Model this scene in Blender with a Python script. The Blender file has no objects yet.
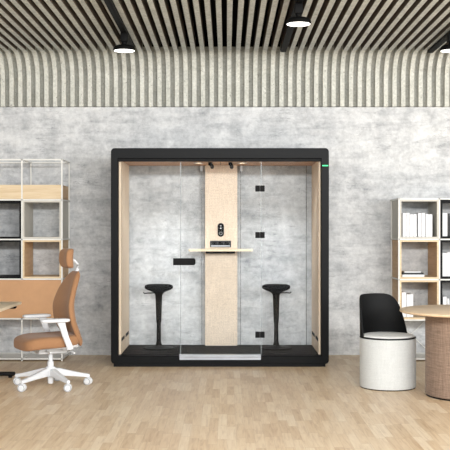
import bpy, bmesh, math, random
from mathutils import Vector, Matrix
random.seed(7)
PI = math.pi
S = bpy.context.scene
COL = S.collection
F, CX, CY, EYE = 985.0, 227.0, 229.0, 1.39      # camera calibration (px, px, px, m)

# ------------------------------------------------------------------ nodes
def lin(c):
    return tuple(((v/255)/12.92 if v/255 <= .04045 else ((v/255+.055)/1.055)**2.4) for v in c) + (1.0,)

class NT:
    def __init__(s, name):
        s.m = bpy.data.materials.new(name); s.m.use_nodes = True
        s.t = s.m.node_tree; s.n = s.t.nodes; s.n.clear()
        s.out = s.n.new('ShaderNodeOutputMaterial')
        s.b = s.n.new('ShaderNodeBsdfPrincipled')
        s.l(s.b.outputs[0], s.out.inputs[0])
    def l(s, a, b): s.t.links.new(a, b)
    def new(s, t, **k):
        n = s.n.new(t)
        for a, v in k.items(): setattr(n, a, v)
        return n
    def coord(s, scale=(1,1,1), rot=(0,0,0), out='Object'):
        tc = s.new('ShaderNodeTexCoord'); mp = s.new('ShaderNodeMapping')
        s.l(tc.outputs[out], mp.inputs[0])
        mp.inputs['Scale'].default_value = scale; mp.inputs['Rotation'].default_value = rot
        return mp.outputs[0]
    def noise(s, vec, scale, detail=4, rough=.55, dist=0):
        n = s.new('ShaderNodeTexNoise'); s.l(vec, n.inputs['Vector'])
        n.inputs['Scale'].default_value = scale; n.inputs['Detail'].default_value = detail
        n.inputs['Roughness'].default_value = rough; n.inputs['Distortion'].default_value = dist
        return n.outputs['Fac']
    def ramp(s, fac, stops):
        r = s.new('ShaderNodeValToRGB'); s.l(fac, r.inputs[0])
        e = r.color_ramp.elements
        while len(e) < len(stops): e.new(.5)
        for i, (p, c) in enumerate(stops):
            e[i].position = p; e[i].color = lin(c) if len(c) == 3 else c
        return r.outputs[0]
    def mix(s, a, b, fac, mode='MIX'):
        n = s.new('ShaderNodeMix', data_type='RGBA', blend_type=mode)
        for sock, v in ((n.inputs[6], a), (n.inputs[7], b), (n.inputs[0], fac)):
            if hasattr(v, 'is_linked'): s.l(v, sock)
            elif isinstance(v, tuple): sock.default_value = lin(v) if len(v) == 3 else v
            else: sock.default_value = v
        return n.outputs[2]
    def math(s, op, a, b=0.0, c=0.0):
        n = s.new('ShaderNodeMath', operation=op)
        for sock, v in zip(n.inputs, (a, b, c)):
            if hasattr(v, 'is_linked'): s.l(v, sock)
            else: sock.default_value = v
        return n.outputs[0]
    def bump(s, h, strength=.2, dist=.01):
        b = s.new('ShaderNodeBump'); s.l(h, b.inputs['Height'])
        b.inputs['Strength'].default_value = strength; b.inputs['Distance'].default_value = dist
        s.l(b.outputs[0], s.b.inputs['Normal'])
    def base(s, c, rough=.5, spec=.5, metal=0):
        if hasattr(c, 'is_linked'): s.l(c, s.b.inputs['Base Color'])
        else: s.b.inputs['Base Color'].default_value = lin(c)
        if hasattr(rough, 'is_linked'): s.l(rough, s.b.inputs['Roughness'])
        else: s.b.inputs['Roughness'].default_value = rough
        s.b.inputs['Specular IOR Level'].default_value = spec
        s.b.inputs['Metallic'].default_value = metal
        return s.m

def mat_plain(name, c, rough=.5, spec=.5, metal=0, var=.06, sc=6):
    t = NT(name); f = t.noise(t.coord(), sc, 3)
    d = tuple(max(0, v*(1-var)) for v in c); u = tuple(min(255, v*(1+var)) for v in c)
    return t.base(t.ramp(f, [(.3, d), (.7, u)]), rough, spec, metal)

def mat_concrete():
    t = NT('concrete_wall'); v = t.coord()
    big = t.noise(t.coord((1, 1, 1.25)), .95, 8, .62, .5)
    cloud = t.noise(t.coord((.8, 1, 1.5)), 2.6, 9, .68, .9)
    streak = t.noise(t.coord((.55, 1, 3.2)), 3.4, 8, .7, .35)
    fine = t.noise(v, 34, 6, .7)
    vert = t.noise(t.coord((3.0, 1, .5)), 2.2, 6, .6)
    blot = t.noise(t.coord((1.1, 1, 1.3)), 6.5, 8, .66, .6)
    a = t.ramp(big, [(.36, (146,146,147)), (.5, (194,194,193)), (.62, (214,213,210))])
    b = t.ramp(cloud, [(.36, (122,123,125)), (.48, (190,190,190)), (.64, (222,221,218))])
    c = t.mix(a, b, .5)
    c = t.mix(c, t.ramp(blot, [(.36, (124,125,128)), (.5, (197,197,196)), (.64, (226,225,222))]), .34)
    c = t.mix(c, t.ramp(streak, [(.36, (132,133,136)), (.5, (198,198,197)), (.66, (220,218,214))]), .34)
    c = t.mix(c, t.ramp(vert, [(.38, (146,147,149)), (.62, (214,213,211))]), .16)
    c = t.mix(c, t.ramp(fine, [(.36, (130,130,130)), (.6, (206,206,204))]), .16)
    # dark thin scratches and stains
    ridge = t.math('ABSOLUTE', t.math('SUBTRACT', t.noise(t.coord((.35, 1, 2.4)), 3.1, 6, .62, .4), .5))
    scr = t.math('LESS_THAN', ridge, .006)
    gate = t.math('GREATER_THAN', t.noise(v, 2.3, 3), .56)
    c = t.mix(c, (104,104,108), t.math('MULTIPLY', t.math('MULTIPLY', scr, gate), .32))
    # cast panels: slightly different tone per panel
    sx = t.new('ShaderNodeSeparateXYZ'); t.l(v, sx.inputs[0])
    px = t.math('FLOOR', t.math('DIVIDE', t.math('ADD', sx.outputs[0], .58), 1.32))
    pz = t.math('FLOOR', t.math('DIVIDE', t.math('ADD', sx.outputs[2], .25), 1.02))
    cb = t.new('ShaderNodeCombineXYZ'); t.l(px, cb.inputs[0]); t.l(pz, cb.inputs[1])
    wn = t.new('ShaderNodeTexWhiteNoise', noise_dimensions='2D'); t.l(cb.outputs[0], wn.inputs['Vector'])
    c = t.mix(c, t.ramp(wn.outputs['Value'], [(0, (148,149,152)), (1, (196,195,193))]), .12)
    mott = t.noise(t.coord((1, 1, 1.1), (0, .5, 0)), 11, 7, .7, .3)
    c = t.mix(c, t.ramp(mott, [(.40, (112,114,119)), (.52, (190,191,192)), (.62, (224,224,223))]), .10)
    c = t.mix(c, (253,254,255), 1.0, 'MULTIPLY')
    br = t.new('ShaderNodeBrightContrast'); t.l(c, br.inputs[0])
    br.inputs['Bright'].default_value = .035; br.inputs['Contrast'].default_value = .56
    t.bump(t.math('ADD', t.math('MULTIPLY', cloud, .5), fine), .18, .012)
    return t.base(br.outputs[0], .62, .35)

def mat_rib(name='ribbed_concrete', k=1.0, tint=(1,1,1)):
    t = NT(name); v = t.coord()
    tn = lambda *c: tuple(x*k*y for x, y in zip(c, tint))
    f = t.noise(v, 5, 7, .65); g = t.noise(v, 38, 4, .6)
    pit = t.noise(v, 42, 2, .5)
    c = t.mix(t.ramp(f, [(.3, tn(188,187,179)), (.7, tn(226,224,218))]),
              t.ramp(g, [(.3, tn(150,148,142)), (.65, tn(226,224,218))]), .4)
    c = t.mix(c, (112,108,100), t.math('MULTIPLY', t.math('GREATER_THAN', pit, .69), .62))
    return t.base(c, .8, .2)

def mat_floor():
    t = NT('parquet_floor'); v = t.coord()
    sx = t.new('ShaderNodeSeparateXYZ'); t.l(v, sx.inputs[0])
    W, L = .062, .44
    u = t.math('DIVIDE', sx.outputs[0], W); ci = t.math('FLOOR', u)
    w1 = t.new('ShaderNodeTexWhiteNoise', noise_dimensions='1D'); t.l(ci, w1.inputs['W'])
    vv = t.math('ADD', t.math('DIVIDE', sx.outputs[1], L), t.math('MULTIPLY', w1.outputs['Value'], 7.3))
    ri = t.math('FLOOR', vv)
    cb = t.new('ShaderNodeCombineXYZ'); t.l(ci, cb.inputs[0]); t.l(ri, cb.inputs[1])
    w2 = t.new('ShaderNodeTexWhiteNoise', noise_dimensions='2D'); t.l(cb.outputs[0], w2.inputs['Vector'])
    tone = t.ramp(w2.outputs['Value'], [(0, (184,153,119)), (.22, (203,176,144)), (.5, (211,187,157)), (.78, (218,197,169)), (1, (228,212,188))])
    # grain shifted per block
    off = t.new('ShaderNodeVectorMath', operation='MULTIPLY_ADD')
    t.l(w2.outputs['Color'], off.inputs[0]); off.inputs[1].default_value = (9, 9, 9); t.l(v, off.inputs[2])
    mp = t.new('ShaderNodeMapping'); t.l(off.outputs[0], mp.inputs[0]); mp.inputs['Scale'].default_value = (22, 1.6, 1)
    gr = t.noise(mp.outputs[0], 2.2, 6, .6, .6)
    c = t.mix(tone, t.ramp(gr, [(.34, (168,134,95)), (.47, (212,187,152)), (.68, (234,218,190))]), .42)
    cloud = t.noise(v, 1.3, 4, .6)
    c = t.mix(c, t.ramp(cloud, [(.3, (190,160,128)), (.7, (222,204,172))]), .12)
    # hairline joints
    fu = t.math('FRACT', u); fv = t.math('FRACT', vv)
    ju = t.math('LESS_THAN', t.math('MINIMUM', fu, t.math('SUBTRACT', 1, fu)), .012)
    jv = t.math('LESS_THAN', t.math('MINIMUM', fv, t.math('SUBTRACT', 1, fv)), .006)
    j = t.math('MAXIMUM', ju, jv)
    c = t.mix(c, (120,88,60), t.math('MULTIPLY', j, .3))
    t.bump(t.math('SUBTRACT', t.math('MULTIPLY', gr, .3), j), .06, .004)
    return t.base(c, t.math('ADD', .30, t.math('MULTIPLY', gr, .18)), .4)

def mat_wood(name, lo, mid, hi, axis='x', rough=.5):
    t = NT(name)
    sc = {'x': (1.2, 16, 16), 'z': (16, 16, 1.2), 'y': (16, 1.2, 16)}[axis]
    f = t.noise(t.coord(sc), 1.6, 6, .6, .8); g = t.noise(t.coord(sc), 7, 4, .6)
    c = t.mix(t.ramp(f, [(.3, lo), (.5, mid), (.7, hi)]), t.ramp(g, [(.3, lo), (.7, hi)]), .3)
    return t.base(c, rough, .35)

def mat_fabric(name, c, var=.1, sc=90, stripes=0, dark=None):
    t = NT(name); v = t.coord()
    f = t.noise(v, sc, 4, .7); g = t.noise(v, 3, 3)
    d = dark or tuple(x*(1-var) for x in c); u = tuple(min(255, x*(1+var)) for x in c)
    col = t.ramp(f, [(.3, d), (.7, u)])
    col = t.mix(col, t.ramp(g, [(.3, tuple(x*.93 for x in c)), (.7, tuple(min(255, x*1.04) for x in c))]), .3)
    h = f
    if stripes:
        a = t.noise(t.coord((8, 8, 130)), 1.0, 4, .65); b = t.noise(t.coord((130, 130, 8)), 1.0, 4, .65)
        w = t.math('MULTIPLY', t.math('ADD', a, b), .5)
        col = t.mix(col, t.ramp(w, [(.38, d), (.5, c), (.62, u)]), stripes); h = w
    t.bump(h, .25, .003)
    m = t.base(col, .9, .15)
    t.b.inputs['Sheen Weight'].default_value = .12 if c[0] > 60 else 0
    return m

def mat_glass(name='clear_glass', k=.22):
    t = NT(name); t.n.remove(t.b)
    tr = t.new('ShaderNodeBsdfTransparent'); tr.inputs[0].default_value = (.992, .996, .998, 1)
    gl = t.new('ShaderNodeBsdfGlossy'); gl.inputs['Roughness'].default_value = .02
    fr = t.new('ShaderNodeFresnel'); fr.inputs[0].default_value = 1.5
    mx = t.new('ShaderNodeMixShader')
    t.l(t.math('MULTIPLY', fr.outputs[0], k), mx.inputs[0]); t.l(tr.outputs[0], mx.inputs[1]); t.l(gl.outputs[0], mx.inputs[2])
    t.l(mx.outputs[0], t.out.inputs[0])
    return t.m

def mat_emit(name, c, s):
    t = NT(name); t.base(c, .5)
    t.b.inputs['Emission Color'].default_value = lin(c); t.b.inputs['Emission Strength'].default_value = s
    return t.m

M = dict(
    concrete=mat_concrete(), rib=mat_rib('ribbed_concrete', .96, (.992,1.0,.985)), slat=mat_rib('ceiling_slat', .95, (.955,.98,.985)), groove_shade=mat_rib('shaded_groove_concrete', .75, (.992,1,.985)), floor=mat_floor(),  # groove backing: rib concrete darkened to carry the shade between ribs
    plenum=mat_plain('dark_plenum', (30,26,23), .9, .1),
    black=mat_plain('charcoal_lacquer', (12,13,14), .42, .1, var=.04),
    mat_black=mat_plain('matt_black', (11,11,12), .6, .15),
    carpet=mat_fabric('black_carpet', (16,16,17), .2, 160),
    track=mat_plain('black_track', (10,10,10), .6, .1),
    panel=mat_wood('birch_panel', (206,182,154), (221,201,175), (229,212,188), 'z'),
    panel_top=mat_wood('ceiling_veneer', (172,126,88), (188,142,102), (198,154,114), 'x'),
    felt=mat_fabric('beige_felt', (222,205,186), .17, 75, .3),
    oak=mat_wood('oak', (190,165,130), (205,183,149), (216,198,167), 'x'),
    oak_side=mat_wood('oak_side', (176,138,98), (193,157,115), (205,172,132), 'y'),
    desk=mat_wood('pale_desk_wood', (224,202,168), (234,216,186), (240,226,200), 'y'),
    table=mat_wood('pale_table_wood', (208,178,142), (224,198,164), (232,208,176), 'x', .4),
    white=mat_plain('white_metal', (216,215,209), .4, .4, var=.02),
    grey_box=mat_plain('warm_grey_box', (186,182,172), .5, .4, var=.02),
    chair_white=mat_plain('white_plastic', (207,209,211), .35, .5, var=.02),
    grey_plastic=mat_plain('grey_plastic', (150,152,154), .45, .4),
    tan=mat_fabric('tan_upholstery', (150,111,79), .07, 160),
    tan_panel=mat_plain('tan_panel', (184,142,104), .6, .3, var=.03),
    dark_mesh=mat_plain('dark_steel', (40,40,42), .5, .4),
    book=mat_plain('white_paper', (222,223,224), .6, .3, var=.01),
    book_black=mat_plain('black_cover', (24,24,25), .5, .4),
    pouf=mat_fabric('light_grey_fabric', (197,199,197), .07, 120, .3),
    cushion=mat_fabric('grey_cushion', (222,223,221), .05, 120, .2),
    shell=mat_plain('black_shell', (12,13,14), .65, .2),
    weave=mat_fabric('brown_weave', (138,118,103), .2, 200, .6, dark=(98,80,67)),
    glass=mat_glass(), rear=mat_glass('rear_clear_glass', .05), slat_side_shade=mat_plain('slat_flank_shade', (112,104,96), .9, .1), glass_edge=mat_plain('glass_edge', (216,224,226), .25, .5, var=.01),  # slat flanks darkened in colour to stand for shade in the gaps
    chrome=mat_plain('brushed_metal', (205,208,212), .3, .5, .85, .02),
    silver=mat_plain('silver_seal', (170,174,180), .35, .5, .3, .03),
    lamp=mat_emit('lamp_diffuser', (255,252,246), 3.0),
    down=mat_emit('downlight_glow', (255,226,180), 3.0),
    green=mat_emit('green_led', (52,214,128), 1.1),
    led=mat_emit('white_led', (235,240,245), .12),
    stool_seat=mat_fabric('black_seat_fabric', (12,14,15), .2, 120),
)

# ------------------------------------------------------------------ mesh helpers
def B(): return bmesh.new()
def _merge(bm, tmp, mi=0):
    for f in tmp.faces: f.material_index = mi
    me = bpy.data.meshes.new('t'); tmp.to_mesh(me); tmp.free(); bm.from_mesh(me); bpy.data.meshes.remove(me)
def box(bm, x0, x1, y0, y1, z0, z1, bev=0, seg=2, mi=0, mat=None):
    t = B(); bmesh.ops.create_cube(t, size=1)
    bmesh.ops.scale(t, vec=(x1-x0, y1-y0, z1-z0), verts=t.verts)
    if bev: bmesh.ops.bevel(t, geom=t.edges[:], offset=bev, segments=seg, profile=.5, affect='EDGES')
    bmesh.ops.translate(t, vec=((x0+x1)/2, (y0+y1)/2, (z0+z1)/2), verts=t.verts)
    if mat: bmesh.ops.transform(t, matrix=mat, verts=t.verts)
    _merge(bm, t, mi); return bm
def lathe(bm, prof, n=40, c=(0,0,0), mi=0, mat=None):
    t = B(); rings = []
    for r, z in prof:
        if r < 1e-5: rings.append([t.verts.new((0, 0, z))])
        else: rings.append([t.verts.new((r*math.cos(2*PI*i/n), r*math.sin(2*PI*i/n), z)) for i in range(n)])
    for a, b in zip(rings, rings[1:]):
        for i in range(n):
            j = (i+1) % n
            if len(a) == 1 and len(b) == 1: continue
            if len(a) == 1: t.faces.new((a[0], b[j], b[i]))
            elif len(b) == 1: t.faces.new((a[i], a[j], b[0]))
            else: t.faces.new((a[i], a[j], b[j], b[i]))
    closed = prof[0] == prof[-1]
    for r in (rings[0], rings[-1]):
        if len(r) > 1 and not closed: t.faces.new(r)
    if closed: bmesh.ops.remove_doubles(t, verts=t.verts[:], dist=1e-6)
    bmesh.ops.recalc_face_normals(t, faces=t.faces[:])
    if mat: bmesh.ops.transform(t, matrix=mat, verts=t.verts)
    bmesh.ops.translate(t, vec=c, verts=t.verts)
    _merge(bm, t, mi); return bm
def loft(bm, rings, cap=True, mi=0):
    t = B(); R = [[t.verts.new(p) for p in r] for r in rings]
    n = len(R[0])
    for a, b in zip(R, R[1:]):
        for i in range(n):
            j = (i+1) % n; t.faces.new((a[i], a[j], b[j], b[i]))
    if cap: t.faces.new(R[0]); t.faces.new(R[-1])
    bmesh.ops.recalc_face_normals(t, faces=t.faces[:])
    _merge(bm, t, mi); return bm
def tube(bm, pts, r, n=10, mi=0):
    pts = [Vector(p) for p in pts]; rings = []
    rs = r if isinstance(r, (list, tuple)) else [r]*len(pts)
    up = Vector((0, 0, 1))
    for i, p in enumerate(pts):
        d = (pts[min(i+1, len(pts)-1)] - pts[max(i-1, 0)]).normalized()
        a = d.cross(up)
        if a.length < .05: a = d.cross(Vector((0, 1, 0)))
        a.normalize(); b = d.cross(a)
        rings.append([p + a*rs[i]*math.cos(2*PI*k/n) + b*rs[i]*math.sin(2*PI*k/n) for k in range(n)])
    return loft(bm, rings, True, mi)
def bar(bm, a, b, w, h, mi=0):
    """square bar a->b; w across, h vertical-ish"""
    a, b = Vector(a), Vector(b); d = (b-a).normalized()
    s = d.cross(Vector((0, 0, 1)))
    if s.length < .05: s = d.cross(Vector((0, 1, 0)))
    s.normalize(); u = s.cross(d)
    rings = [[p + s*w/2*i + u*h/2*j for i, j in ((-1,-1), (1,-1), (1,1), (-1,1))] for p in (a, b)]
    return loft(bm, rings, True, mi)
def sgn(v): return -1 if v < 0 else 1
def superslab(bm, c, hx, hy, hz, e=.35, ev=.55, nu=40, nv=14, fn=None, mi=0):
    """superellipsoid cushion"""
    t = B(); rings = []
    for i in range(nv+1):
        v = -PI/2 + PI*i/nv
        cv, sv = math.cos(v), math.sin(v)
        cz = abs(cv)**ev; z = sgn(sv)*abs(sv)**ev*hz
        if i in (0, nv): cz = 0
        ring = []
        for k in range(nu if cz > 0 else 1):
            u = 2*PI*k/nu; cu, su = math.cos(u), math.sin(u)
            p = Vector((sgn(cu)*abs(cu)**e*hx*cz, sgn(su)*abs(su)**e*hy*cz, z))
            if fn: p = fn(p)
            ring.append(t.verts.new(p + Vector(c)))
        rings.append(ring)
    for a, b in zip(rings, rings[1:]):
        for k in range(nu):
            j = (k+1) % nu
            if len(a) == 1: t.faces.new((a[0], b[j], b[k]))
            elif len(b) == 1: t.faces.new((a[k], a[j], b[0]))
            else: t.faces.new((a[k], a[j], b[j], b[k]))
    bmesh.ops.recalc_face_normals(t, faces=t.faces[:])
    _merge(bm, t, mi); return bm

def obj(name, bm, mats, parent=None, smooth=True, ang=35):
    me = bpy.data.meshes.new(name)
    bmesh.ops.recalc_face_normals(bm, faces=bm.faces[:])
    bm.to_mesh(me); bm.free()
    if not isinstance(mats, (list, tuple)): mats = [mats]
    for m in mats: me.materials.append(M[m])
    if smooth:
        for p in me.polygons: p.use_smooth = True
        me.set_sharp_from_angle(angle=math.radians(ang))
    o = bpy.data.objects.new(name, me); COL.objects.link(o)
    if parent: o.parent = parent
    return o
def local(o, loc):
    """shift mesh so that the object's origin sits at loc"""
    o.data.transform(Matrix.Translation(-Vector(loc))); o.location = loc; return o
def tag(o, label, cat, group=None, kind=None):
    o['label'] = label; o['category'] = cat
    if group: o['group'] = group
    if kind: o['kind'] = kind
    return o
def thing(name, label, cat, loc=(0,0,0), rz=0, group=None):
    o = bpy.data.objects.new(name, None); COL.objects.link(o)
    o.empty_display_size = .1
    o.location = loc; o.rotation_euler = (0, 0, rz)
    return tag(o, label, cat, group)
def struct(o): o['kind'] = 'structure'; return o
def dup(root, loc, rz, label):
    r = root.copy(); COL.objects.link(r); r.location = loc; r.rotation_euler = (0, 0, rz); r['label'] = label
    for ch in list(root.children):
        c = ch.copy(); COL.objects.link(c); c.parent = r
        for g in list(ch.children):
            d = g.copy(); COL.objects.link(d); d.parent = c
    return r

# ------------------------------------------------------------------ room
WY = 10.87                                   # concrete wall plane
XL, XR = -7.0, 7.0
struct(obj('floor', box(B(), XL, XR, -1.5, WY+.2, -.1, 0), 'floor', smooth=False))
struct(obj('wall_back', box(B(), XL, XR, WY, WY+.2, 0, 2.742), 'concrete', smooth=False))
# ribbed vault: wall part, quarter-round bend, ceiling slats, dark void above
CZ, RP, RW, RD = 3.30, .0956, .047, .055
bm = B(); R0 = .27
def rib_path(off):
    """centre-line of a face set back by off from the visible rib face"""
    y0 = WY - RD + off; cyv, czv = WY - RD - R0, CZ - R0
    pts = [(y0, 2.735)]
    for i in range(11):
        a = PI/2*i/10; pts.append((cyv + (R0+off)*math.cos(a), czv + (R0+off)*math.sin(a)))
    pts.append((-1.0, CZ + off))
    return pts
front = rib_path(0)
k0 = int((XL+.2)/RP); k1 = int((XR-.2)/RP)
for k in range(k0, k1):
    xc = .024 + k*RP
    backp = rib_path(RD); backp[-1] = (-1.0, CZ+.15)
    for i in range(9, 12): backp[i] = (backp[i][0], backp[i][1]+(i-8)*.03) if i < 12 else backp[i]
    rings = [[(xc-RW/2, fy, fz), (xc+RW/2, fy, fz), (xc+RW/2, by, bz), (xc-RW/2, by, bz)]
             for (fy, fz), (by, bz) in zip(front, backp)]
    n = len(rings)
    t = B(); V = [[t.verts.new(p) for p in r] for r in rings]
    for i in range(n-1):
        for j in range(4):
            f = t.faces.new((V[i][j], V[i][(j+1)%4], V[i+1][(j+1)%4], V[i+1][j])); 
            f.material_index = (1 if j == 0 else 4) if i >= n-2 else 0  # ceiling slat sides get the colour with shade painted in
    t.faces.new(V[0]); t.faces.new(V[-1])
    me = bpy.data.meshes.new('t'); t.to_mesh(me); t.free(); bm.from_mesh(me); bpy.data.meshes.remove(me)
# backing of the grooves on the wall and the bend (concrete with groove shade painted in), then the void
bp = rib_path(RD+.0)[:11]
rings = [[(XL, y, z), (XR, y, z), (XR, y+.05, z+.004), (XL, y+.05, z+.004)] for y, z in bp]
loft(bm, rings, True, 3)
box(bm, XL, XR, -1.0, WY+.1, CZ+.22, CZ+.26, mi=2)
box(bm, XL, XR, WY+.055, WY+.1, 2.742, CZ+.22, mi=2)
struct(obj('ceiling', bm, ['rib', 'slat', 'plenum', 'groove_shade', 'slat_side_shade'], ang=30))

# ------------------------------------------------------------------ ceiling tracks + pendant lamps
def track(x, y1, label):
    bm = box(B(), x-.03, x+.03, 3.0, y1, CZ-.034, CZ-.001, .003, 1)
    box(bm, x-.012, x+.012, 3.0, y1-.02, CZ-.038, CZ-.03)
    tag(local(obj('lighting_track', bm, 'track', smooth=False), (x, 3.0, CZ)), label, 'light track', 'black lighting tracks on the slatted ceiling')
track(-.985, 10.15, 'black lighting track in the ceiling slats above the lamp at upper left')
track(.597, 10.45, 'black lighting track in the ceiling slats above the middle lamp')
track(2.165, 10.5, 'black lighting track in the ceiling slats at the far right edge')
def make_lamp(label, loc):
    t = thing('spotlight', label, 'ceiling lamp', loc, 0, 'round black ceiling lamps')
    s = obj('stem', tube(box(B(), -.034, .034, -.05, .05, .085, .165, .006), [(0,0,.04), (0,0,.10)], .026, 14), 'track', t)
    h = obj('lamp_shade', lathe(B(), [(.030,.056), (.07,.052), (.094,.042), (.104,.026), (.107,.008), (.106,.001), (.101,.0), (.099,.005)], 48), 'track', t)
    obj('diffuser', lathe(B(), [(0,.0005), (.098,.0005), (.098,.006), (0,.006)], 48), 'lamp', t)
    return t
lp = make_lamp('round black disc spotlight with glowing face, upper left, before the ribbed bend', (-.985, 9.45, 3.098))
dup(lp, (.597, 8.22, 3.098), 0, 'round black disc spotlight with glowing face, nearest the middle and lit largest')
dup(lp, (2.15, 9.45, 3.098), 0, 'round black disc spotlight with glowing face cut by the right picture edge')

# ------------------------------------------------------------------ acoustic booth
YB, YI, YE = 9.94, 9.97, 10.84
XO0, XO1, ZO0, ZO1 = -1.172, 1.029, .028, 2.207
XI0, XI1, ZI0, ZI1 = -1.098, .9495, .112, 2.100
booth = thing('office_booth', 'black framed glass meeting booth with beige lining against the concrete wall', 'office booth', ((XO0+XO1)/2, 10.39, 0))
BL = Vector(booth.location)
def bpart(name, bm, m, parent=None, **k):
    o = obj(name, bm, m, None, **k)
    o.data.transform(Matrix.Translation(-BL)); o.parent = parent or booth
    return o
def rrect(x0, x1, z0, z1, r, y, n=8):
    P = []
    for cx, cz, a0 in ((x1-r, z1-r, 0), (x0+r, z1-r, PI/2), (x0+r, z0+r, PI), (x1-r, z0+r, 1.5*PI)):
        for i in range(n+1):
            a = a0 + PI/2*i/n; P.append((cx+r*math.cos(a), y, cz+r*math.sin(a)))
    return P
e = .006
bm = B()
rings = [rrect(XI0, XI1, ZI0, ZI1, .003, YE), rrect(XI0, XI1, ZI0, ZI1, .003, YB+e), rrect(XI0-e, XI1+e, ZI0-e, ZI1+e, .005, YB),
         rrect(XO0+e, XO1-e, ZO0+e, ZO1-e, .032, YB), rrect(XO0, XO1, ZO0, ZO1, .038, YB+e), rrect(XO0, XO1, ZO0, ZO1, .038, YE),
         rrect(XI0, XI1, ZI0, ZI1, .003, YE)]
loft(bm, rings, False)
frame = bpart('outer_frame', bm, 'black')
bpart('plinth', box(B(), XO0+.028, XO1-.036, YB+.003, YE-.02, 0, .03), 'mat_black')
bpart('status_light', box(B(), .962, 1.021, YB-.003, YB+.002, 2.024, 2.035, .001, 1), 'green', frame)
bpart('glass_rail', box(box(B(), XI0, XI1, YB+.012, YB+.03, ZI1-.028, ZI1), XI0, XI1, YB+.035, YB+.06, ZI1-.012, ZI1), 'mat_black')
bpart('floor_carpet', box(B(), XI0, XI1, YI+.005, YE, ZI0-.03, ZI0+.004), 'carpet')
# side panels with air slots
PW0, PW1 = -1.076, .931
for (a, b, f) in ((XI0, PW0, 1), (PW1, XI1, -1)):
    p = bpart('side_panel', box(B(), a, b, YI+.03, YE, ZI0+.004, ZI1-.012, .002, 1), 'panel')
    xs = b if f == 1 else a
    for y0, y1 in ((10.05, 10.32), (10.46, 10.76)):
        bpart('air_slot', box(B(), xs-.004, xs+.003, y0, y1, .243, .277, .002, 1), 'mat_black', p)
roof = bpart('ceiling_panel', box(B(), PW0, PW1, YI+.045, YE, ZI1-.014, ZI1, .001, 1), 'panel_top')
for px in (198.5, 242):
    x = (px-CX)*10.38/F
    bpart('downlight', lathe(lathe(B(), [(.036,0), (.050,0), (.050,.010), (.036,.010), (.036,0)], 32, (x, 10.36, ZI1-.019), 0),
          [(0,.003), (.036,.003), (.036,.008), (0,.008)], 32, (x, 10.36, ZI1-.019), 1), ['chrome', 'down'], roof)
for px in (210.6, 230.6):
    x = (px-CX)*10.3/F
    bpart('ceiling_spot', tube(B(), [(x-.004, 10.26, ZI1-.012), (x-.004, 10.27, ZI1-.034), (x-.004, 10.36, ZI1-.03), (x+.010, 10.46, ZI1-.036), (x+.012, 10.52, ZI1-.05)], [.018,.02,.012,.02,.02], 16), 'mat_black', roof)
bpart('ceiling_joint', box(B(), -.071, -.067, YI+.05, YE-.05, ZI1-.0155, ZI1-.0135), 'mat_black', roof)
# centre panel, fittings
C0, C1, YC = -.239, .113, 10.75
cp = bpart('centre_panel', box(B(), C0, C1, YC, YE, ZI0+.004, ZI1-.014, .004, 2), 'felt')
cm = (220.8-CX)*YC/F
pill = B()
for z0, z1 in ((1.305, 1.455),):
    R = .035; ring = []
    for a in range(24):
        an = 2*PI*a/24; ring.append((cm+R*math.cos(an), (z1-R if math.sin(an) >= 0 else z0+R) + R*math.sin(an)))
    loft(pill, [[(x, YC-.012, z) for x, z in ring], [(x, YC+.001, z) for x, z in ring]])
pl = bpart('control_unit', pill, 'mat_black', cp)
RX = Matrix.Rotation(PI/2, 4, 'X')
for z, r in ((1.424, .005), (1.398, .0065)):
    bpart('indicator', lathe(B(), [(0,0), (r,0), (r,.003), (0,.003)], 16, (cm, YC-.0115, z), 0, RX), 'led', pl)
bpart('ring_button', lathe(B(), [(.013,0), (.018,0), (.018,.003), (.013,.003), (.013,0)], 28, (cm, YC-.0115, 1.342), 0, RX), 'grey_plastic', pl)
# socket strip: dark body, three sockets, pale lower lip
s0, s1 = (210-CX)*YC/F, (231.1-CX)*YC/F
ss = bpart('socket_strip', box(B(), s0, s1, YC-.02, YC+.001, 1.192, 1.262, .003, 1), 'dark_mesh', cp)
bpart('socket_lip', box(B(), s0+.012, s1-.012, YC-.026, YC-.018, 1.199, 1.211, .001, 1), 'silver', ss)
for i in range(3):
    xx = s0+.05+i*.065
    bpart('socket', box(B(), xx-.024, xx+.024, YC-.023, YC-.018, 1.217, 1.252, .004, 2), 'mat_black', ss)
# shelf desk
bmS = B(); zt = 1.39-(249.3-CY)*10.45/F
sx0, sx1 = (188.5-CX)*10.45/F, (252.6-CX)*10.45/F
outl = [(sx0, 10.47), (sx0+.015, 10.455), (sx1-.015, 10.455), (sx1, 10.47), (sx1, 10.6), (sx1-.16, YC), (sx0+.16, YC), (sx0, 10.6)]
loft(bmS, [[(x, y, zt-.022) for x, y in outl], [(x, y, zt) for x, y in outl]])
shelf = bpart('standing_shelf', bmS, 'desk', smooth=False)
bpart('shelf_bracket', box(B(), (206-CX)*YC/F, (235-CX)*YC/F, 10.62, YC, zt-.05, zt-.022, .003, 1), 'mat_black', shelf)
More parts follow.
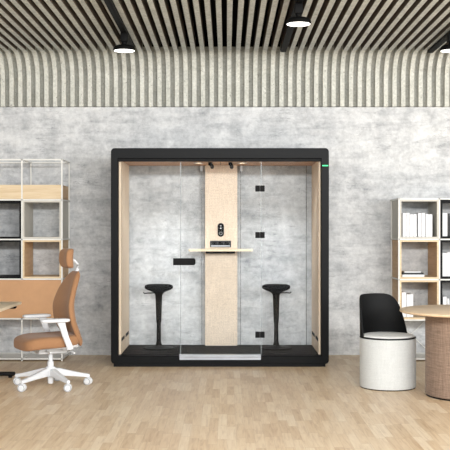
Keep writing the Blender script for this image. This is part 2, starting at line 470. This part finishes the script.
# glass
GY = YB+.034
d0, d1 = (180.2-CX)*GY/F, (260.2-CX)*GY/F
ZG0, ZG1 = ZI0+.002, ZI1-.010
def pane(name, x0, x1, y, z0, z1, th=.010, edge=(), m='glass', ew=.0035):
    p = bpart(name, box(B(), x0, x1, y, y+th, z0, z1), m, smooth=False)
    for xe in edge:
        bpart('edge_reflection_strip', box(B(), xe-ew, xe+ew, y-.001, y+th+.001, z0, z1), 'edge_glass', p, smooth=False)
    return p
def mat_edge():
    t = NT('edge_glass'); t.n.remove(t.b)
    tr = t.new('ShaderNodeBsdfTransparent'); tr.inputs[0].default_value = (.9, .93, .94, 1)
    df = t.new('ShaderNodeBsdfPrincipled'); df.inputs['Base Color'].default_value = lin((226,232,234)); df.inputs['Roughness'].default_value = .3
    mx = t.new('ShaderNodeMixShader'); mx.inputs[0].default_value = .24
    t.l(tr.outputs[0], mx.inputs[1]); t.l(df.outputs[0], mx.inputs[2]); t.l(mx.outputs[0], t.out.inputs[0]); return t.m
M['edge_glass'] = mat_edge()
pane('fixed_glass', XI0+.006, d0-.008, GY, ZG0, ZG1)
pane('fixed_glass', d1+.008, XI1-.006, GY, ZG0, ZG1, edge=(d1+.010,))
door = pane('glass_door', d0, d1, GY, ZI0+.012, ZG1, edge=(d0+.004,))
dh = B(); hx0, hx1, hz = (173.2-CX)*GY/F, (195.5-CX)*GY/F, 1.39-(261.7-CY)*GY/F
loft(dh, [[(x, y, z) for x, z in ((hx0, hz-.035), (hx1-.012, hz-.035), (hx1, hz-.02), (hx1, hz+.02), (hx1-.012, hz+.035), (hx0, hz+.035))] for y in (GY-.022, GY+.03)])
bpart('door_handle', dh, 'mat_black', door, smooth=False)
for py in (188.5, 235, 334.7):
    z = 1.39-(py-CY)*GY/F; x0, x1 = (255.3-CX)*GY/F, (264.7-CX)*GY/F
    hg = bpart('hinge', box(box(B(), x0, (x0+x1)/2-.001, GY-.012, GY+.024, z-.031, z+.031, .003, 1), (x0+x1)/2+.001, x1, GY-.012, GY+.024, z-.031, z+.031, .003, 1), 'mat_black', door)
bpart('door_seal', box(box(box(B(), d0-.005, d1+.005, YB-.010, YB+.001, .070, .093, .002, 1), d0-.005, d1+.005, YB-.006, GY+.02, .093, .101, mi=1), d0-.005, d1+.005, YB-.010, GY+.020, .101, .122, .002, 1), ['silver', 'grey_plastic'], door)
# rear glazing either side of the centre panel
pane('rear_glass', PW0+.002, C0-.03, YE-.03, ZI0+.004, ZI1-.014, edge=(C0-.036,), m='rear', ew=.004)
pane('rear_glass', C1+.03, PW1-.002, YE-.03, ZI0+.004, ZI1-.014, edge=(C1+.036, PW1-.06), m='rear', ew=.004)  # pale strip beside the right panel paints in a vertical reflection
for x0 in (C0-.055, C1+.03):
    bpart('glass_clamp', box(B(), x0, x0+.028, YE-.04, YE-.012, ZI1-.075, ZI1-.014, .003, 1), 'chrome', booth)

# ------------------------------------------------------------------ perch stools in the booth
def make_stool(label, loc, rz):
    t = thing('perch_stool', label, 'stool', loc, rz, 'black sit-stand stools in the booth')
    obj('seat', lathe(B(), [(0,0.591), (.05,0.593), (.085,0.610), (.125,0.625), (.148,0.639), (.153,0.655), (.147,0.671), (.12,0.682), (.07,0.685), (0,0.681)], 48), 'stool_seat', t, ang=60)
    obj('column', lathe(lathe(B(), [(.020,.30), (.0265,.275), (.0275,.29), (.034,.50), (.038,.570), (.055,.597)], 28),
                 [(.060,.01), (.034,.04), (.024,.075), (.0215,.30)], 28), 'mat_black', t)
    obj('foot_base', lathe(B(), [(0,0), (.168,0), (.172,.006), (.165,.012), (.08,.020), (.04,.034), (0,.036)], 48), 'mat_black', t)
    obj('lever', tube(B(), [(-.04,0,.592), (-.11,-.03,.592), (-.15,-.03,.588), (-.163,-.03,.602)], .0065, 8), 'dark_mesh', t)
    return t
s1 = make_stool('black sit-stand stool on the left in the booth, lever at its left', ((158.8-CX)*10.52/F, 10.52, ZI0+.004), 0)
dup(s1, ((276.2-CX)*10.52/F, 10.52, ZI0+.004), PI, 'black sit-stand stool on the right in the booth, near the hinges')

# ------------------------------------------------------------------ modular shelving
FY, SD, P = 10.372, .475, .4213
def add_frame(root, x0, ncol, zs, pitch, skip=()):
    """white tube frame, front and back, per column and level"""
    bm = B(); t = .014; y0, y1 = FY, FY+SD
    for i in range(ncol+1):
        x = x0+i*pitch
        for y in (y0, y1): box(bm, x-t/2, x+t/2, y-t/2, y+t/2, 0, zs[-1]+t/2)
        for z in zs: box(bm, x-t/2, x+t/2, y0, y1, z-t/2, z+t/2)
    for z in zs:
        for y in (y0, y1): box(bm, x0, x0+ncol*pitch, y-t/2, y+t/2, z-t/2, z+t/2)
    return obj('frame', bm, 'white', root, smooth=False)
def cubby(root, x0, x1, z0, z1, m, side=None, th=.018):
    g = .008; y0, y1 = FY-.005, FY+SD-.01
    bm = B(); x0 += g; x1 -= g; z0 += g; z1 -= g
    O = ((x0,z0), (x1,z0), (x1,z1), (x0,z1)); I = ((x0+th,z0+th), (x1-th,z0+th), (x1-th,z1-th), (x0+th,z1-th))
    R = [[(x, y, z) for x, z in q] for q, y in ((I, y1), (I, y0), (O, y0), (O, y1), (I, y1))]
    loft(bm, R, False)
    bmesh.ops.remove_doubles(bm, verts=bm.verts[:], dist=1e-5)
    for f in bm.faces:
        if abs(f.normal.x) > .9: f.material_index = 1
    return obj('cubby_box', bm, [m, side or m], root, smooth=False)
def to_local(root):
    L = Vector(root.location)
    for c in root.children: c.data.transform(Matrix.Translation(-L))
# left unit
LX1 = (62-CX)*FY/F; LX0 = LX1-2*P
zs = [.022, .445, .862, 1.280, 1.697, 2.120]
su = thing('shelving_unit', 'tall white tube-frame shelving with a tan flap front behind the office chair', 'shelving unit', ((LX0+LX1)/2, FY+SD/2, 0))
add_frame(su, LX0, 2, zs, P)
for c, (m1, m2) in enumerate((('mat_black', 'mat_black'), ('grey_box', 'oak'))):
    a, b = LX0+c*P, LX0+(c+1)*P
    cubby(su, a, b, zs[3], zs[4], m1); cubby(su, a, b, zs[2], zs[3], m2, 'oak_side' if m2 == 'oak' else None)
    # tray on top: front, sides, back, base
    bm = B(); g = .008
    for y in (FY-.004, FY+SD-.022): box(bm, a+g, b-g, y, y+.016, zs[4]+.010, zs[4]+.158)
    for x in (a+g, b-g-.016): box(bm, x, x+.016, FY+.012, FY+SD-.022, zs[4]+.010, zs[4]+.158, mi=1)
    box(bm, a+g, b-g, FY, FY+SD-.02, zs[4]+.009, zs[4]+.024)
    obj('planter_tray', bm, ['oak', 'oak_side'], su, smooth=False)
bm = box(B(), LX0+.008, LX1-.008, FY-.012, FY+.006, zs[1]+.009, zs[2]-.009, .002, 1)
obj('flap_front', bm, 'tan_panel', su, smooth=False)
bm = B()
for x in (LX0+.008, LX1-.026): box(bm, x, x+.018, FY+.008, FY+SD-.01, zs[1]+.009, zs[2]-.009)
box(bm, LX0+.026, LX1-.026, FY+.008, FY+SD-.01, zs[1]+.009, zs[1]+.027); box(bm, LX0+.026, LX1-.026, FY+SD-.03, FY+SD-.01, zs[1]+.027, zs[2]-.009)
obj('cabinet_body', bm, 'tan_panel', su, smooth=False)
obj('bottom_shelf', box(B(), LX0+.01, LX1-.01, FY+.01, FY+SD-.01, .016, .022), 'white', su, smooth=False)
to_local(su)
# right unit
RX0 = (398.9-CX)*FY/F; RP2 = .4265; RX1 = RX0+2*RP2
zr = [.022, .432, .857, 1.281, 1.707]
sr = thing('shelving_unit', 'white tube-frame shelving holding white books behind the black shell chair', 'shelving unit', ((RX0+RX1)/2, FY+SD/2, 0))
add_frame(sr, RX0, 2, zr, RP2)
for r, m in ((3, 'grey_box'), (2, 'oak'), (1, 'oak')):
    cubby(sr, RX0, RX0+RP2, zr[r], zr[r+1], m, 'oak_side' if m == 'oak' else None)
    cubby(sr, RX0+RP2, RX1, zr[r], zr[r+1], 'mat_black', None, .023)
bw = B()
for x in (RX0, RX0+RP2):
    tube(bw, [(x, FY+SD, .03), (x+RP2, FY+SD, .43)], .004, 8); tube(bw, [(x, FY+SD-.01, .43), (x+RP2, FY+SD-.01, .03)], .004, 8)
obj('cross_brace', bw, 'white', sr)
obj('bottom_shelf', box(B(), RX0+.01, RX1-.01, FY+.01, FY+SD-.01, .016, .022), 'white', sr, smooth=False)
to_local(sr)

# ------------------------------------------------------------------ books
def book_standing(x0, w, h, y, z, d, label, group, m='book', tilt=0):
    bm = box(B(), 0, w, 0, d, 0, h, .002, 1)
    o = obj('book', bm, m, smooth=False)
    o.location = (x0, y, z); o.rotation_euler = (0, tilt, 0)
    # page block recess on top and fore edge
    return tag(o, label, 'book', group)
YBK = FY+.035
ppm = lambda y: F/y
def bx_(px): return (px-CX)*YBK/F
zb = lambda i: zr[i]+.008+.018+.001
zk = lambda i: zr[i]+.008+.023+.001
xs = [402.7, 406.3, 409.9, 413.4, 418.1, 421.7, 425.6, 429.1]; he = [.250, .252, .238, .240, .250, .252, .240, .238]
lab = ['leftmost white book in the top grey cubby', 'second white book from the left in the top grey cubby',
       'third white book from the left in the top grey cubby', 'white book just left of the gap in the top grey cubby',
       'white book just right of the gap in the top grey cubby', 'third white book from the right in the top grey cubby',
       'second white book from the right in the top grey cubby', 'rightmost white book in the top grey cubby']
for x, h, l in zip(xs, he, lab):
    book_standing(bx_(x), .0350, h, YBK, zb(3), .19, l, 'white books in the top grey cubby')
xs = [401.8, 406.5, 410]
for x, h, l, w in zip(xs, (.262, .240, .243), ('taller white book at the left in the lower oak cubby', 'middle white book in the lower oak cubby', 'right-hand white book in the lower oak cubby'), (.045, .036, .034)):
    book_standing(bx_(x), w, h, YBK, zb(1), .19, l, 'white books in the lower oak cubby')
xs = RX0+RP2+.034
xk = [442.6, 447.6]
book_standing(bx_(442.5), .052, .247, YBK, zk(3), .19, 'thick white book at the left in the top black cubby', 'books in the top black cubby')
book_standing(bx_(447.8), .03, .242, YBK+.03, zk(3), .16, 'black book standing behind the white ones in the top black cubby', 'books in the top black cubby', 'book_black')
book_standing(bx_(450.9), .04, .215, YBK, zk(3), .19, 'shorter white book beside the black one in the top black cubby', 'books in the top black cubby')
book_standing(bx_(442.4), .046, .250, YBK, zk(2), .19, 'white book at the left in the middle black cubby', 'white books in the middle black cubby')
book_standing(bx_(447.0), .05, .255, YBK, zk(2), .19, 'white book second from the left in the middle black cubby', 'white books in the middle black cubby')
book_standing(bx_(442.9), .04, .205, YBK, zk(1)+.0065, .17, 'small white book leaning left in the bottom black cubby', 'white books in the bottom black cubby', tilt=0.0)
book_standing(bx_(448.2), .022, .19, YBK, zk(1), .17, 'thin white book tilted against its neighbour in the bottom black cubby', 'white books in the bottom black cubby', tilt=-.06)
def book_lying(px0, px1, z, th, label, m, d=.2, yo=0, rz=0):
    w = bx_(px1)-bx_(px0)
    o = obj('book', box(B(), 0, w, 0, d, 0, th, .002, 1), m, smooth=False)
    o.location = (bx_(px0), YBK+yo, z); o.rotation_euler = (0, 0, rz)
    return tag(o, label, 'book', 'books lying in the upper oak cubby')
book_lying(402.3, 424.4, zb(2), .024, 'thick white book at the bottom of the flat stack in the oak cubby', 'book')
book_lying(403.4, 423.8, zb(2)+.024, .020, 'black book in the middle of the flat stack in the oak cubby', 'book_black', .19, .004)
book_lying(404.6, 421.2, zb(2)+.044, .013, 'thin white book on top of the flat stack in the oak cubby', 'book', .17, .012)

# ------------------------------------------------------------------ desk at left
DZ, DX1, DY1 = .705, (21.6-CX)*9.3/F, 9.3
dk = thing('desk', 'pale wooden desk on black T-legs cut by the left picture edge', 'desk', (DX1-.4, 8.5, 0))
def dpart(n, bm, m, **k):
    o = obj(n, bm, m, None, **k); o.data.transform(Matrix.Translation(-Vector(dk.location))); o.parent = dk; return o
dpart('desktop', box(B(), DX1-.8, DX1, DY1-1.6, DY1, DZ-.026, DZ, .004, 2), 'desk')
for y in (9.22, 7.9):
    dpart('foot', box(B(), DX1-.76, (15.0-CX)*9.22/F, y-.035, y+.035, .018, .052, .012, 3), 'mat_black')
    dpart('leg', box(B(), DX1-.44, DX1-.36, y-.03, y+.03, .05, DZ-.06, .006, 2), 'mat_black')
    dpart('support_arm', box(B(), DX1-.74, (16.2-CX)*9.22/F, y-.03, y+.03, DZ-.06, DZ-.026, .01, 2), 'mat_black')
for y in (9.22, 7.9):
    for x in (DX1-.09, DX1-.72): dpart('leveling_foot', lathe(B(), [(.018,0), (.018,.02)], 16, (x, y, 0)), 'mat_black')
dpart('crossbar', box(B(), DX1-.43, DX1-.37, 7.93, 9.19, DZ-.08, DZ-.03), 'mat_black')

# ------------------------------------------------------------------ office chair (local: +x forward, +y towards the camera after rotation)
CH = thing('office_chair', 'tan upholstered office chair with headrest and white five-star base', 'office chair', (-1.555, 8.68, 0), math.radians(208))
def interp(z, tab):
    for (a, u), (b, v) in zip(tab, tab[1:]):
        if z <= b:
            t = max(0, (z-a)/(b-a)); t = t*t*(3-2*t) if False else t
            return u+(v-u)*t
    return tab[-1][1]
def catmull(z, tab):
    n = len(tab)
    for i in range(n-1):
        if z <= tab[i+1][0] or i == n-2:
            z1, p1 = tab[i]; z2, p2 = tab[i+1]
            p0 = tab[i-1][1] if i else p1; p3 = tab[i+2][1] if i+2 < n else p2
            t = min(1, max(0, (z-z1)/(z2-z1)))
            return .5*((2*p1)+(-p0+p2)*t+(2*p0-5*p1+4*p2-p3)*t*t+(-p0+3*p1-3*p2+p3)*t**3)
# seat cushion with waterfall front
def seatfn(p):
    x = p.x; q = p.copy()
    q.z -= .030*max(0, (x-.06)/.2)**2
    q.z += .012*max(0, (-x-.10)/.12)
    q.y *= 1.0 - .10*max(0, -x/.24)
    if p.z > 0: q.z -= .012*max(0, 1-(p.y/.2)**2)*max(0, 1-(x/.2)**2)
    return q
obj('seat', superslab(B(), (.035,0,.410), .258, .245, .058, .42, .42, 56, 20, seatfn), 'tan', CH, ang=70)
obj('seat_shell', superslab(B(), (-.025,0,.368), .19, .222, .018, .4, .5, 48, 8), 'chair_white', CH, ang=60)
# backrest
XT = [(.36,-.250), (.46,-.218), (.58,-.176), (.72,-.158), (.85,-.180), (.95,-.212), (1.015,-.236)]
WT = [(.36,.165), (.42,.200), (.55,.236), (.70,.232), (.82,.200), (.92,.155), (1.015,.100)]
def backrest():
    rings = []; nz = 36; nu = 30
    for i in range(nz+1):
        z = .36 + (1.015-.36)*i/nz
        x, w = catmull(z, XT), catmull(z, WT); th = .034
        edge = min(1, min(i, nz-i)/4); k = math.sqrt(max(.02, 1-(1-edge)**2))
        w2 = w - .03*(1-k); th2 = th*max(.25, k)
        ring = []
        for j in range(nu):
            a = 2*PI*j/nu; ca, sa = math.cos(a), math.sin(a)
            yy = sgn(ca)*abs(ca)**.55*w2; xx = sgn(sa)*abs(sa)**.6*th2
            ring.append((x + xx + .045*(yy/.215)**2, yy, z))
        rings.append(ring)
    return loft(B(), rings)
obj('backrest', backrest(), 'tan', CH, ang=70)
def headfn(p):
    q = p.copy(); q.x += .035*(p.y/.13)**2 - .05*(p.z/.09)**2*.3; return q
obj('headrest', superslab(B(), (-.158,0,1.130), .038, .112, .088, .55, .45, 40, 20, headfn), 'tan', CH, ang=70)
obj('headrest_bracket', tube(B(), [(-.232,0,.99), (-.252,0,1.035), (-.250,0,1.075), (-.225,0,1.105), (-.18,0,1.125)], [.016,.015,.013,.013,.013], 12), 'chair_white', CH)
# back spine linking seat to back
obj('back_support', tube(B(), [(-.08,0,.34), (-.17,0,.342), (-.215,0,.37), (-.225,0,.42), (-.20,0,.50)], [.03,.03,.028,.022,.018], 12), 'chair_white', CH)
# armrests
for s in (1, -1):
    y = .262*s
    bm = B()
    # slanted blade post and its foot under the seat
    prof = [(-.005,.598,.075), (-.025,.54,.060), (-.055,.45,.054), (-.085,.38,.058), (-.09,.355,.058)]
    rings = []
    for x, z, w in prof:
        t = .013; rr = []
        for dx, dy in ((-w/2+.008,-t), (w/2-.008,-t), (w/2,-t+.008), (w/2,t-.008), (w/2-.008,t), (-w/2+.008,t), (-w/2,t-.008), (-w/2,-t+.008)):
            rr.append((x+dx, y+dy, z))
        rings.append(rr)
    loft(bm, rings)
    bar(bm, (-.088, y, .36), (-.07, y*.5, .352), .05, .022)
    arm = obj('armrest', bm, 'chair_white', CH)
    obj('arm_pad', superslab(B(), (.044, y, .606), .130, .046, .017, .5, .5, 36, 8), 'chair_white', arm, ang=60)
# mechanism
bm = B(); box(bm, -.13, .13, -.075, .075, .298, .352, .014, 3)
box(bm, -.17, -.05, -.05, .05, .325, .362, .01, 2)
obj('tilt_mechanism', bm, 'chair_white', CH)
obj('lever', tube(B(), [(.06,.05,.325), (.07,.17,.322), (.075,.235,.33)], .007, 8), 'chair_white', CH)
obj('lever', tube(B(), [(-.10,.05,.33), (-.12,.18,.33), (-.135,.245,.315)], .008, 8), 'chair_white', CH)
obj('gas_lift', lathe(B(), [(.028,.15), (.028,.225), (.019,.226), (.019,.305)], 24), 'chair_white', CH)
obj('hub', lathe(B(), [(.020,.03), (.024,.034), (.026,.09), (.04,.10), (.046,.12), (.046,.165), (.038,.178), (.028,.18)], 28), 'chair_white', CH)
for k in range(5):
    a = math.radians(18+72*k-208); d = Vector((math.cos(a), math.sin(a), 0)); n = Vector((-d.y, d.x, 0))
    rings = []
    for r, zt_, zb_, w in ((.02,.168,.095,.025), (.08,.162,.098,.025), (.20,.130,.088,.022), (.30,.106,.076,.019), (.345,.099,.072,.015)):
        c = d*r
        rings.append([c+n*w+Vector((0,0,zb_)), c+n*w+Vector((0,0,zt_-.006)), c+n*(w-.008)+Vector((0,0,zt_)), c-n*(w-.008)+Vector((0,0,zt_)), c-n*w+Vector((0,0,zt_-.006)), c-n*w+Vector((0,0,zb_))])
    leg = obj('base_leg', loft(B(), rings), 'chair_white', CH)
    # twin-wheel caster, wheels roughly facing the camera
    cw = math.radians(90-208 + (-14, 10, 20, -6, 4)[k]); ax = Matrix.Rotation(cw, 4, 'Z') @ Matrix.Rotation(PI/2, 4, 'Y')
    cpos = d*.332 + Vector((0,0,.0345)); bm = B()
    for off in (-.0165, .0165):
        o2 = Matrix.Rotation(cw, 4, 'Z') @ Vector((off, 0, 0))
        lathe(bm, [(0,-.0135), (.027,-.0135), (.033,-.010), (.0345,-.004), (.0345,.004), (.033,.010), (.027,.0135), (0,.0135)], 28, cpos+o2, 0, ax)
        for sd in (-.0132, .0132):
            lathe(bm, [(.0245,-.0018), (.030,-.0018), (.030,.0018), (.0245,.0018), (.0245,-.0018)], 28, cpos+o2+(Matrix.Rotation(cw, 4, 'Z') @ Vector((sd, 0, 0))), 1, ax)
    tube(bm, [cpos+Vector((0,0,.0)), cpos+Vector((0,0,.056))], .008, 10)
    obj('caster', bm, ['chair_white', 'grey_plastic'], leg)

# ------------------------------------------------------------------ barrel chair with black shell
BC = thing('tub_chair', 'round light grey drum chair with black shell back beside the round table', 'chair', (1.415, 8.672, 0))
RB = .2455
obj('drum_base', lathe(B(), [(0,.004), (RB-.012,.004), (RB-.003,.010), (RB,.03), (RB,.424), (RB-.003,.434), (RB-.010,.437), (0,.437)], 72), 'pouf', BC)
obj('foot_ring', lathe(B(), [(RB-.016,0), (RB-.008,0), (RB-.008,.006), (RB-.016,.006), (RB-.016,0)], 72), 'mat_black', BC)
obj('seat_rim', lathe(B(), [(0,.436), (RB-.003,.436), (RB+.001,.438), (RB+.001,.443), (RB-.003,.445), (0,.445)], 72), 'shell', BC)
obj('seat_cushion', lathe(B(), [(0,.444), (RB-.022,.444), (RB-.012,.450), (RB-.017,.459), (RB-.05,.465), (0,.469)], 72), 'cushion', BC, ang=60)
def shell():
    a0, a1, n, m = 34, 198, 72, 14
    HT = [(34,.445), (39,.515), (46,.60), (54,.685), (61,.738), (68,.772), (77,.797), (90,.808), (120,.81), (150,.806), (160,.797), (168,.778), (176,.74), (184,.68), (190,.61), (195,.52), (198,.445)]
    t = B(); inn, out = [], []
    for i in range(n+1):
        ang = a0+(a1-a0)*i/n; a = math.radians(ang); zt_ = catmull(ang, HT)
        ci, co = [], []
        for j in range(m+1):
            z = .438+(zt_-.438)*j/m; k = (z-.438)/.4
            r = RB-.003 + .006*k; ri = r-.012
            ci.append(t.verts.new((ri*math.cos(a), ri*math.sin(a), z))); co.append(t.verts.new((r*math.cos(a), r*math.sin(a), z)))
        inn.append(ci); out.append(co)
    for i in range(n):
        for j in range(m):
            t.faces.new((inn[i][j], inn[i+1][j], inn[i+1][j+1], inn[i][j+1])); t.faces.new((out[i][j], out[i][j+1], out[i+1][j+1], out[i+1][j]))
        t.faces.new((inn[i][m], inn[i+1][m], out[i+1][m], out[i][m])); t.faces.new((inn[i][0], out[i][0], out[i+1][0], inn[i+1][0]))
    for i in (0, n):
        for j in range(m): t.faces.new((inn[i][j], inn[i][j+1], out[i][j+1], out[i][j]))
    return t
obj('backrest', shell(), 'shell', BC, ang=50)

# ------------------------------------------------------------------ round table at right
TB = thing('round_table', 'round pale wood table on a brown woven drum base at the right edge', 'table', (2.014, 8.225, 0))
obj('tabletop', lathe(B(), [(0,.692), (.550,.692), (.562,.697), (.566,.705), (.562,.713), (.553,.717), (0,.717)], 96), 'table', TB)
obj('drum_base', lathe(B(), [(0,.012), (.345,.012), (.352,.02), (.352,.692), (0,.692)], 96), 'weave', TB)
obj('plinth_ring', lathe(B(), [(0,0), (.344,0), (.344,.013), (0,.013)], 72), 'mat_black', TB)

# ------------------------------------------------------------------ light
w = bpy.data.worlds.new('World'); S.world = w; w.use_nodes = True
bg = w.node_tree.nodes['Background']; bg.inputs[0].default_value = (.96, .98, 1.0, 1); bg.inputs[1].default_value = 1.0
def area(name, loc, target, sx, sy, power, color=(1,1,1)):
    d = bpy.data.lights.new(name, 'AREA'); d.shape = 'RECTANGLE'; d.size = sx; d.size_y = sy; d.energy = power; d.color = color
    o = bpy.data.objects.new(name, d); COL.objects.link(o); o.location = loc
    o.rotation_euler = (Vector(target)-Vector(loc)).to_track_quat('-Z', 'Y').to_euler()
    return o
area('window_light', (6.4, 4.2, 2.0), (0, 10.6, 1.3), 4.4, 2.4, 280, (1, .995, .985))
area('front_light', (4.9, -1.2, 2.2), (.3, 10.8, 1.6), 3.0, 2.0, 330, (.98, .99, 1))
area('front_light', (-4.6, -1.2, 2.2), (-.6, 10.8, 1.6), 2.6, 2.0, 120, (.98, .99, 1))
area('added_front_fill', (.6, .5, 3.02), (.1, 10.8, .9), 5.0, .4, 560, (.99, .995, 1))  # unseen fill added above the camera to brighten the shelf box interiors
for xx in (-.70, .58):
    st = area('added_booth_fill', (xx, 10.08, 2.075), (xx, 10.87, .6), .5, .06, 2.6, (.96, .98, 1))  # fill added inside the booth to brighten the wall behind it
    st.data.spread = math.radians(62)
for px in (198.5, 242):
    d = bpy.data.lights.new('booth_downlight', 'SPOT'); d.energy = .7; d.spot_size = math.radians(120); d.spot_blend = .9; d.shadow_soft_size = .05; d.color = (1, .95, .88)
    o = bpy.data.objects.new('booth_downlight', d); COL.objects.link(o); o.location = ((px-CX)*10.38/F, 10.36, ZI1-.04)

# ------------------------------------------------------------------ camera
cam = bpy.data.cameras.new('camera'); co = bpy.data.objects.new('camera', cam); COL.objects.link(co)
cam.sensor_width = 36; cam.lens = F/450*36
cam.shift_x = -(CX-225)/450; cam.shift_y = (CY-225)/450
co.location = (0, 0, EYE); co.rotation_euler = (PI/2, 0, 0); cam.clip_end = 100
S.camera = co
S.view_settings.view_transform = 'Standard'; S.view_settings.look = 'None'
S.view_settings.exposure = 0; S.view_settings.gamma = 1
